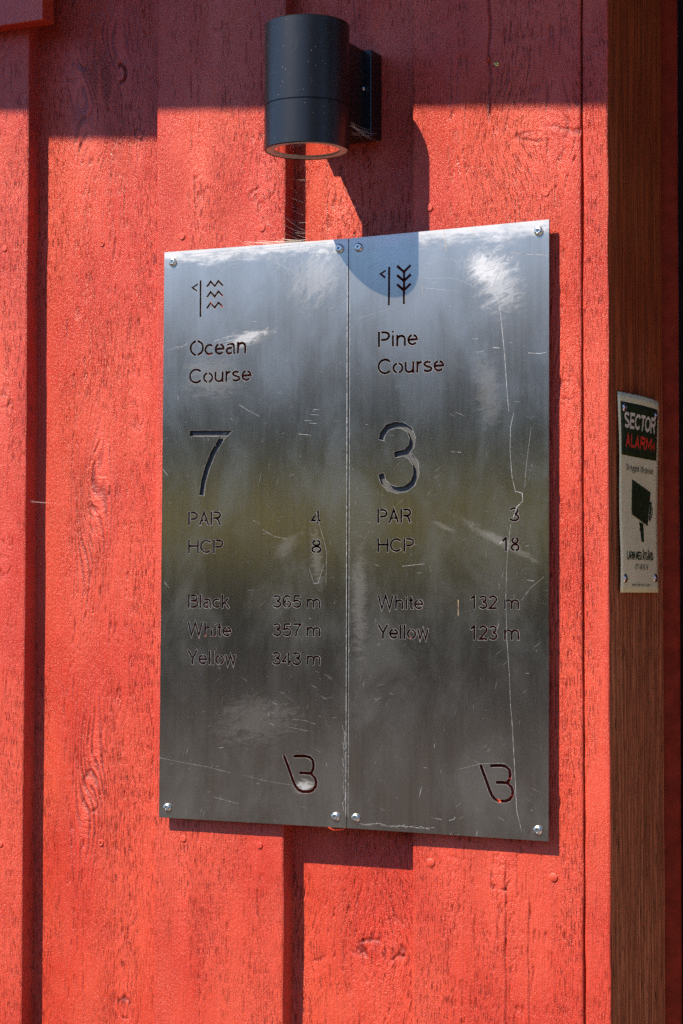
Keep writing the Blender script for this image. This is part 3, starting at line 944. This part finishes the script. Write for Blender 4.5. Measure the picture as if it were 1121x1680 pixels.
scr_l = arcs(500, 455, 34, 46, 55) + flecks(275, 560, 415, 1330, 150) + [
    ([(385, 412), (440, 424), (492, 453)], .9), ([(440, 422), (487, 447)], .6), ([(512, 440), (540, 439)], .8),
    ([(352, 560), (375, 552), (400, 549), (408, 543)], 1.6), ([(360, 563), (390, 556), (406, 548)], 1.6), ([(366, 566), (402, 556), (426, 553)], 1.0),
    ([(285, 570), (300, 568), (312, 560)], 1.0), ([(275, 573), (296, 571), (308, 564)], .8), ([(393, 664), (410, 675), (426, 683)], .9),
    ([(262, 1243), (300, 1251), (340, 1258), (378, 1268)], .7), ([(400, 1272), (440, 1282), (480, 1288)], .5), ([(352, 1308), (375, 1314), (392, 1319)], .8),
    ([(480, 1180), (500, 1182), (518, 1188)], .7), ([(470, 1192), (505, 1199)], .6), ([(268, 770), (275, 780)], 1.2), ([(270, 955), (278, 965)], 1.2),
    ([(521, 850), (530, 880), (536, 905), (535, 960)], .7), ([(507, 930), (515, 957), (522, 957), (532, 925)], .9), ([(430, 868), (450, 880), (470, 884)], .7),
    ([(515, 672), (524, 672)], 1.3), ([(510, 680), (523, 681)], 1.2), ([(508, 694), (520, 695)], 1.2), ([(490, 712), (510, 714)], 1.1), ([(500, 690), (512, 690)], 1.0),
    ([(281, 425), (560, 399)], 1.1), ([(300, 418), (540, 397)], 1.0)] + \
    [([(570.2, 430), (569.6, 600), (569.2, 800), (568.6, 1000), (567.6, 1340)], 2.0)] + \
    [([(565 + rnd.uniform(-4, 3), y), (566 + rnd.uniform(-4, 3), y + 14)], rnd.uniform(.5, 1.5)) for y in range(1190, 1320, 9)]
scr_r = flecks(578, 895, 400, 1370, 170) + flecks(780, 850, 410, 500, 40, 22) + [
    ([(816, 476), (822, 520), (828, 580), (832, 640), (835, 676)], 1.5), ([(843, 678), (838, 700), (837, 740), (840, 780), (846, 807)], 1.2),
    ([(846, 806), (857, 809), (858, 822), (848, 832), (842, 850)], 2.0), ([(838, 860), (832, 920), (830, 985), (832, 1050), (836, 1110), (838, 1160), (840, 1180)], 1.0),
    ([(840, 1180), (844, 1250), (848, 1330), (856, 1364)], 1.4), ([(872, 700), (864, 760), (861, 800)], .6),
    ([(584, 524), (620, 512), (645, 506)], .6), ([(680, 457), (740, 456), (760, 461), (782, 474)], .8), ([(693, 472), (730, 476), (752, 478)], 1.0),
    ([(700, 433), (740, 424), (750, 430)], .6), ([(838, 415), (880, 418), (900, 419)], 1.0), ([(775, 556), (785, 556)], 1.2), ([(782, 578), (794, 576)], 1.8), ([(809, 570), (820, 571)], 2.5),
    ([(867, 579), (886, 580), (896, 578)], 1.8), ([(604, 440), (618, 432)], 2.0), ([(612, 437), (622, 430)], 1.5), ([(740, 741), (757, 742)], .9), ([(660, 929), (697, 925)], 1.0),
    ([(856, 985), (870, 965), (893, 946)], .7), ([(590, 1262), (660, 1255), (785, 1253), (830, 1250)], .6) if False else ([(752, 1262), (790, 1253), (830, 1252)], .6),
    ([(737, 1346), (745, 1344), (747, 1340)], 2.0), ([(708, 1341), (726, 1345)], .8), ([(797, 445), (812, 440), (828, 452)], 1.5)] + \
    [([(574.6, 430), (573.8, 700), (572.6, 1000), (571.2, 1340)], 1.2)] + \
    [([(x, 1352 + (x - 580) * .062 + rnd.uniform(-6, 1)), (x + 16, 1353.5 + (x - 580) * .062 + rnd.uniform(-5, 1))], rnd.uniform(.5, 1.3)) for x in range(585, 700, 8)]
gold_r = [([(728, 376), (731, 395), (732, 412)], 1.5), ([(692, 465), (694, 484)], 1.2), ([(752, 984), (752, 1010)], 2.0), ([(774, 375), (776, 389)], 1.0), ([(838, 414), (872, 418), (890, 417)], .7)]

make_sign('steel_sign', [(270, 414), (571.6, 391.3), (568.3, 1358.5), (261, 1341)],
    [('Ocean', 313, 403, 585, 558.5), ('Course', 312, 411, 630, 605), ('PAR', 309.5, 362, 862, 839.5), ('4', 512, 525, 860, 838), ('HCP', 309.5, 365, 908, 885.5), ('8', 512, 526, 908, 885),
     ('Black', 309.3, 374.4, 997.5, 975), ('White', 309, 378, 1043.5, 1020.5), ('Yellow', 309, 386, 1090, 1066.5),
     ('365', 449, 493, 997.5, 976), ('m', 504, 525, 997.5, 976), ('357', 449, 493, 1044, 1022), ('m', 504, 525, 1044, 1022), ('343', 448, 493, 1091, 1069), ('m', 504, 525, 1091, 1069)],
    icon_sea + mono_logo(0, 0), seven, ((303, 698), (385, 818)),
    [(284, 430, 'cross'), (557.5, 408, 'torx'), (275, 1325, 'cross'), (551, 1340, 'torx')],
    'left steel plate with cut-out words Ocean Course, a wave symbol and the big numeral 7', scr_l, [])
make_sign('steel_sign', [(573.0, 391.2), (901, 360), (900, 1380.5), (569.6, 1358.6)],
    [('Pine', 621, 684, 570, 544), ('Course', 621.5, 727, 615, 588.5), ('PAR', 620, 674, 858.5, 835), ('3', 837, 851, 856, 832), ('HCP', 620, 678, 906, 883), ('18', 823, 851, 905, 881),
     ('White', 621, 693, 999.5, 976.5), ('Yellow', 621, 702, 1048, 1024.5), ('132', 771, 815, 999.5, 976.5), ('m', 828, 851, 999.5, 976.5), ('123', 771, 815, 1050, 1025.5), ('m', 828, 851, 1050, 1025.5)],
    icon_pine + mono_logo(322.5, 15.5), three, ((612, 686), (700, 816)),
    [(589, 406, 'torx'), (884, 379, 'cross'), (584, 1342, 'torx'), (883, 1362, 'cross')],
    'right steel plate with cut-out words Pine Course, a pine symbol and the big numeral 3', scr_r, gold_r)

# ------------------------------------------------------------------ the wall lamp
LX, LY, LR = -1.1950, -.1020, .0547
ZT, ZB, ZJ = .7325, .5685, .6255
lamp = empty('wall_lamp', (-1.195, TREC, .66), 'black cylindrical downlight on a square bracket above the steel signs', 'wall lamp')
bm = bmesh.new()
lathe(bm, [(0, ZT), (LR - .0015, ZT), (LR, ZT - .0015), (LR, ZJ + .0008), (LR - .0012, ZJ + .0003), (LR - .0012, ZJ)], (LX, LY, 0), (0, 0, 1), 128)
o = bm_obj('lamp_body', bm, M_BLACK, lamp, True)
bm = bmesh.new()
lathe(bm, [(LR - .0012, ZJ - .0001), (LR - .0012, ZJ - .0006), (LR, ZJ - .0012), (LR, ZB + .001), (LR - .001, ZB), (LR - .002, ZB)], (LX, LY, 0), (0, 0, 1), 128)
bm_obj('lower_collar', bm, M_BLACK, lamp, True)
bm = bmesh.new()
lathe(bm, [(LR - .0023, ZB + .0006), (.0425, ZB + .0006), (.0420, ZB + .0030)], (LX, LY, 0), (0, 0, 1), 96)
bm_obj('glass_ring', bm, simple('frosted_gasket', (.34, .30, .27), .35, 0, .5, .08), lamp, True)
mg = NT('lens_glass')
mg.set('Base Color', (.85, .85, .85, 1)); mg.set('Metallic', 1.0); mg.set('Roughness', .03)
mg.set('Normal', mg.bump(mg.noise(mg.pos(), 40, 2), .0002, .2))
bm = bmesh.new()
lathe(bm, [(.0424, ZB + .0022), (0, ZB + .0022)], (LX, LY, 0), (0, 0, 1), 96)
bm_obj('lens', bm, mg.mat, lamp, False)
bm = bmesh.new(); bm_box(bm, -1.2325, -1.1583, -.058, -.0052, .6040, .7180, .0012)
bm_obj('bracket_arm', bm, M_BLACK, lamp)
bm = bmesh.new(); bm_box(bm, -1.2410, -1.1493, -.0050, TREC - .0008, .6035, .7192, .0015)
bm_obj('back_plate', bm, M_BLACK, lamp)
c = at_x(597.5, 145, -1.1583)
bm = bmesh.new(); lathe(bm, [(0, .0014), (.0025, .0012), (.0031, 0)], c, (1, 0, 0), 20)
bm_obj('grub_screw', bm, M_SCREW, lamp, True)

# ------------------------------------------------------------------ painted-over nails and screws in the boards
boards = [o for o in wall.children if o.name in EXT]
def nail(px, py, yf, kind, r=.0050):
    c = at(px, py, yf)
    host = None
    for b_ in boards:
        e = EXT[b_.name]
        if e[0] - .002 <= c.x <= e[1] + .002 and abs(yf - e[2]) < .01: host = b_
    host = host or wall
    bm = bmesh.new()
    if kind == 'nail':
        lathe(bm, [(0, .0010), (r * .8, .0009), (r, .0002), (r * 1.0, -.003)], (c.x, yf - .0005, c.z), (0, -1, 0), 20)
        o = bm_obj('nail_head', bm, M_RED, host, True)
    else:
        lathe(bm, [(0, -.0018), (r * .28, -.0016), (r * .34, .0005), (r * .8, .0010), (r, .0002), (r, -.003)], (c.x, yf - .0006, c.z), (0, -1, 0), 28,
              lambda rr, t, i: rr * (1 + .7 * math.cos(4 * t)) if i in (1, 2) else rr)
        o = bm_obj('screw_head', bm, {'screw': M_RED, 'brass': M_BRASS, 'steel': M_SCREW}[kind], host, True)
    return o
for args in ((299, 388, 0, 'nail'), (430, 375, 0, 'nail'), (301, 1376, 0, 'nail', .0048), (426, 1387, 0, 'nail', .0048), (256, 1427, 0, 'nail', .0040) , (707, 1415, 0, 'nail', .0056), (908, 1439, 0, 'nail', .0056),
             (896, 316, 0, 'nail', .0052), (8, 408, 0, 'nail', .0045), (705, 341, 0, 'nail', .0050), (166, 1383, TREC, 'screw', .0045), (607, 1405, TREC, 'screw', .0050), (599, 365, TREC, 'screw', .0052),
             (815, 105, 0, 'brass', .0036), (800, 97, 0, 'screw', .0034), (1, 1385, 0, 'nail', .0045), (168, 400, TREC, 'screw', .0040)):
    if args[:2] == (256, 1427): args = (254, 1427, TREC, 'nail', .0036)
    nail(*args)

# ------------------------------------------------------------------ cobwebs
def strand_mesh(strands, r=.00011):
    bm = bmesh.new()
    for pts in strands:
        prev = None
        for p in pts:
            p = Vector(p)
            ring = [bm.verts.new(p + Vector((0, r * math.sin(t), r * math.cos(t)))) for t in (0, 2.1, 4.2)]
            if prev:
                for k in range(3): bm.faces.new((prev[k], prev[(k + 1) % 3], ring[(k + 1) % 3], ring[k]))
            prev = ring
    return bm
def sag(a, b, s, n=7):
    a, b = Vector(a), Vector(b)
    return [a.lerp(b, i / n) + Vector((0, 0, -s * 4 * (i / n) * (1 - i / n))) for i in range(n + 1)]
rnd2 = random.Random(3)
st = []
for i in range(22):
    y0 = rnd2.uniform(285, 400)
    x0 = rnd2.uniform(425, 468)
    a = at(x0, y0, -.001 - .004 * rnd2.random())
    b = at(rnd2.uniform(484, 506), y0 + rnd2.uniform(0, 32), .024)
    st.append(sag(a, b, rnd2.uniform(0, .003)))
bm = strand_mesh(st)
tag(bm_obj('cobweb', bm, M_WEB), 'loose cobweb strands bridging the dark board gap just under the lamp', 'cobweb')
st = []
for i in range(14):
    a = at(rnd2.uniform(574, 580), rnd2.uniform(196, 226), -.07)
    b = at(rnd2.uniform(598, 622), rnd2.uniform(208, 234), .0)
    st.append(sag(a, b, rnd2.uniform(0, .003)))
tag(bm_obj('cobweb', strand_mesh(st), M_WEB), 'fine cobweb strung between lamp cylinder and its bracket', 'cobweb')
st = []
for i in range(26):
    x0 = rnd2.uniform(395, 480); x1 = x0 + rnd2.uniform(15, 70)
    f = lambda x: 414 - (x - 270) * .0765
    st.append(sag(at(x0, f(x0) - rnd2.uniform(0, 9), -.012), at(x1, f(x1) - rnd2.uniform(-3, 5), -.015), rnd2.uniform(-.001, .001)))
tag(bm_obj('cobweb', strand_mesh(st, .00008), M_WEB), 'pale cobweb fluff lying along the top edge of the left steel plate', 'cobweb')
st = [sag(at(52, 824, 0), at(83, 825, .027), 0), sag(at(50, 822, 0), at(80, 825, .027), 0), sag(at(53, 821, 0), at(76, 826, .027), .001)]
tag(bm_obj('cobweb', strand_mesh(st, .00028), M_WEB), 'single bright cobweb thread across the left board gap', 'cobweb')

# ------------------------------------------------------------------ alarm notice on the reveal
AX = -.8236
def Q2(px, py):
    v = at_x(px, py, AX)
    return Vector((v.y, v.z))
def q1(x, y): return Q2(960 + x / 4.42, 620 + y / 4.42)
AY0, AY1, AZ0, AZ1 = .0345, .1935, .0005, .2535
def bulge(y, z):
    u = (y - AY0) / (AY1 - AY0); v = (z - AZ0) / (AZ1 - AZ0)
    top = max(0, (v - .75) / .25)
    return .0042 + .0060 * math.sin(math.pi * u) * top ** 1.3 + .0022 * math.sin(v * 9 + 1) * (1 - u) * .5 + .0014 * math.sin(v * 5 + u * 3)
notice = empty('alarm_notice', (AX, (AY0 + AY1) / 2, AZ0), 'cream and dark green camera surveillance notice screwed to the brown reveal', 'sign')
def sheet_grid(name, y0, y1, z0, z1, off, mat, thick=.0008, ny=16, nz=30, corner=None):
    vs, fs = [], []
    for s_ in (0, 1):
        for j in range(nz + 1):
            for i in range(ny + 1):
                y = y0 + (y1 - y0) * i / ny; z = z0 + (z1 - z0) * j / nz
                if corner: y, z = corner(i / ny, j / nz)
                vs.append((AX + bulge(y, z) + off - s_ * thick, y, z))
    N = (nz + 1) * (ny + 1)
    ix = lambda i, j, s_: s_ * N + j * (ny + 1) + i
    for j in range(nz):
        for i in range(ny):
            fs.append((ix(i, j, 0), ix(i + 1, j, 0), ix(i + 1, j + 1, 0), ix(i, j + 1, 0)))
            fs.append((ix(i, j, 1), ix(i, j + 1, 1), ix(i + 1, j + 1, 1), ix(i + 1, j, 1)))
    for i in range(ny):
        fs.append((ix(i, 0, 0), ix(i, 0, 1), ix(i + 1, 0, 1), ix(i + 1, 0, 0))); fs.append((ix(i, nz, 0), ix(i + 1, nz, 0), ix(i + 1, nz, 1), ix(i, nz, 1)))
    for j in range(nz):
        fs.append((ix(0, j, 0), ix(0, j + 1, 0), ix(0, j + 1, 1), ix(0, j, 1))); fs.append((ix(ny, j, 0), ix(ny, j, 1), ix(ny, j + 1, 1), ix(ny, j + 1, 0)))
    return link(name, mesh_from(name, vs, fs, True), mat, notice)
def print_polys(name, polys, off, mat):
    ys_ = [v.x for p in polys for v in p]; zs_ = [v.y for p in polys for v in p]
    ex = [(y, z) for y in np.arange(min(ys_), max(ys_), .006) for z in np.arange(min(zs_), max(zs_), .006)]
    V, Fc, ids = cdt(polys, ex)
    vs = [(AX + bulge(v.x, v.y) + off, v.x, v.y) for v in V]
    fs = [tuple(f) for f, i in zip(Fc, ids) if i]
    return link(name, mesh_from(name, vs, fs), mat, notice)
sheet_grid('sheet', AY0, AY1, AZ0, AZ1, 0, M_SIGNWHITE)
sheet_grid('green_block', .0415, .1845, .1745, .2420, .00045, M_SIGNGREEN, .0003, 14, 10)
def sign_text(txt, u0, u1, zb, cap, ratio, track=0.0):
    q, b = text_shapes(txt, u0, zb, cap, u1 - u0, ratio, track)
    return q
print_polys('lettering', sign_text('SECTOR', .0535, .1715, .2095, .0205, .10), .0009, M_SIGNCREAM)
print_polys('lettering', sign_text('ALARM', .0585, .1600, .1860, .0165, .105), .0009, M_SIGNRED)
rp = []
for r_, k in ((.0, 1), (.0045, 1), (.0085, 1)):
    if r_ == 0: rp += offset_poly([(.1640, .1925), (.1672, .1925)], .0016)
    else: rp += offset_poly([(.1655 + r_ * math.cos(R(a)), .1925 + r_ * math.sin(R(a))) for a in range(-45, 46, 15)], .0008)
print_polys('signal_arcs', rp, .0009, M_SIGNRED)
print_polys('lettering', sign_text('Din trygghet. Vår passion.', .0620, .1740, .1560, .0078, .055), .0006, M_SIGNGREEN)
print_polys('lettering', sign_text('LARM MED ÅTGÅRD', .0570, .1700, .0425, .0105, .085), .0006, M_SIGNGREEN)
print_polys('lettering', sign_text('0771-80 95 30', .0880, .1430, .0300, .0068, .055), .0006, M_SIGNGREEN)
print_polys('lettering', sign_text('MÄRKET FÖR SECTOR ALARM', .0760, .1500, .0085, .0032, .07), .0006, M_SIGNGREEN)
cam_polys = [[q1(332, 738), q1(325, 990), q1(445, 1075), q1(467, 832)], [q1(465, 900), q1(455, 1037), q1(466, 1040), q1(476, 905)], [q1(479, 936), q1(474, 1020), q1(478, 1022), q1(483, 938)],
             [q1(381, 1045), q1(412, 1060), q1(412, 1192), q1(394, 1190), q1(396, 1084), q1(384, 1078)]]
print_polys('camera_symbol', cam_polys, .0006, M_SIGNGREEN)
for (x, y) in ((270, 217), (485, 278), (267, 1455), (494, 1452)):
    c = q1(x, y)
    bm = bmesh.new()
    lathe(bm, [(0, .0010), (.0016, .0010), (.0018, .0026), (.0040, .0024), (.0056, .0012), (.0060, 0)], (AX + bulge(c.x, c.y), c.x, c.y), (1, 0, 0), 24,
          lambda rr, t, i: rr * (1 + .5 * math.cos(4 * t)) if i in (1, 2) else rr)
    bm_obj('screw', bm, M_SCREW, notice, True)

notice.location.y -= .005

# ------------------------------------------------------------------ the place behind the camera, seen only as reflections in the steel, plus added sky-blocking trees
M_LEAF = simple('hedge_leaves', (.48, .48, .06), .7, 0, .3, .4, 4)
M_PINE = simple('dark_pine_foliage', (.26, .185, .11), .8, 0, .2, .4, 2)
def leafy(name, x0, x1, yc, depth, z0, z1, n, size, seed, mat):
    g = np.random.default_rng(seed)
    xs_ = g.uniform(x0, x1, n); t = g.random(n) ** .8
    top = z1 * (1 + .0 * xs_)
    top = z0 + (z1 - z0) * (.88 + .10 * np.sin(xs_ * .37 + seed) * np.sin(xs_ * .13 + 1) + .06 * g.random(n))
    zs_ = z0 + (top - z0) * t
    ys_ = yc + (g.random(n) - .5) * depth * (1.1 - t * .7)
    c = np.stack([xs_, ys_, zs_], -1)
    d = g.normal(size=(n, 3)); d /= np.linalg.norm(d, axis=1)[:, None]
    e = np.cross(d, g.normal(size=(n, 3))); e /= np.linalg.norm(e, axis=1)[:, None]
    s_ = size * (.5 + g.random(n))[:, None]
    V_ = np.concatenate([c - d * s_, c + e * s_ * .6, c + d * s_, c - e * s_ * .6], 1).reshape(-1, 3)
    F_ = np.arange(4 * n).reshape(-1, 4)
    me = mesh_from(name, V_.tolist(), F_.tolist())
    return link(name, me, mat)
def bank_z(x, y):
    t = min(1, max(0, (-24 - y) / 7))
    return .75 + (.95 + .12 * math.sin(x * .21)) * t * t * (3 - 2 * t) if y < -23.9 else GND
grid_sheet('grass_bank', -75, 30, -34, -24, 50, 12, lambda x, y: bank_z(x, min(y, -24)), simple('sunlit_bank_grass', (.33, .27, .015), .9, 0, .1, .3, 4))
bm = bmesh.new(); bm_box(bm, -75, 30, -24.0, -23.6, GND, .80)
tag(bm_obj('board_fence', bm, simple('dark_fence_boards', (.055, .045, .04), .8, 0, .2, .3, 6)), 'dark retaining board wall holding the grass bank, behind the camera', 'retaining wall')
tag(leafy('far_wood', -130, 60, -60, 9, GND, 11.5, 70000, .9, 5, M_PINE), 'brownish pine wood facing the wall far across the grass, seen only as a reflection', 'wood', kind='stuff')
tag(leafy('sky_block_trees', 13, 50, -22, 6, GND, 15, 40000, .6, 9, M_PINE), 'tall dark trees added unseen behind the camera on the right to block sky light', 'wood', kind='stuff')  # added out of view to keep sky light off the right side
for o_ in (wall, jamb, right, eave, trim):
    o_['kind'] = 'thing'
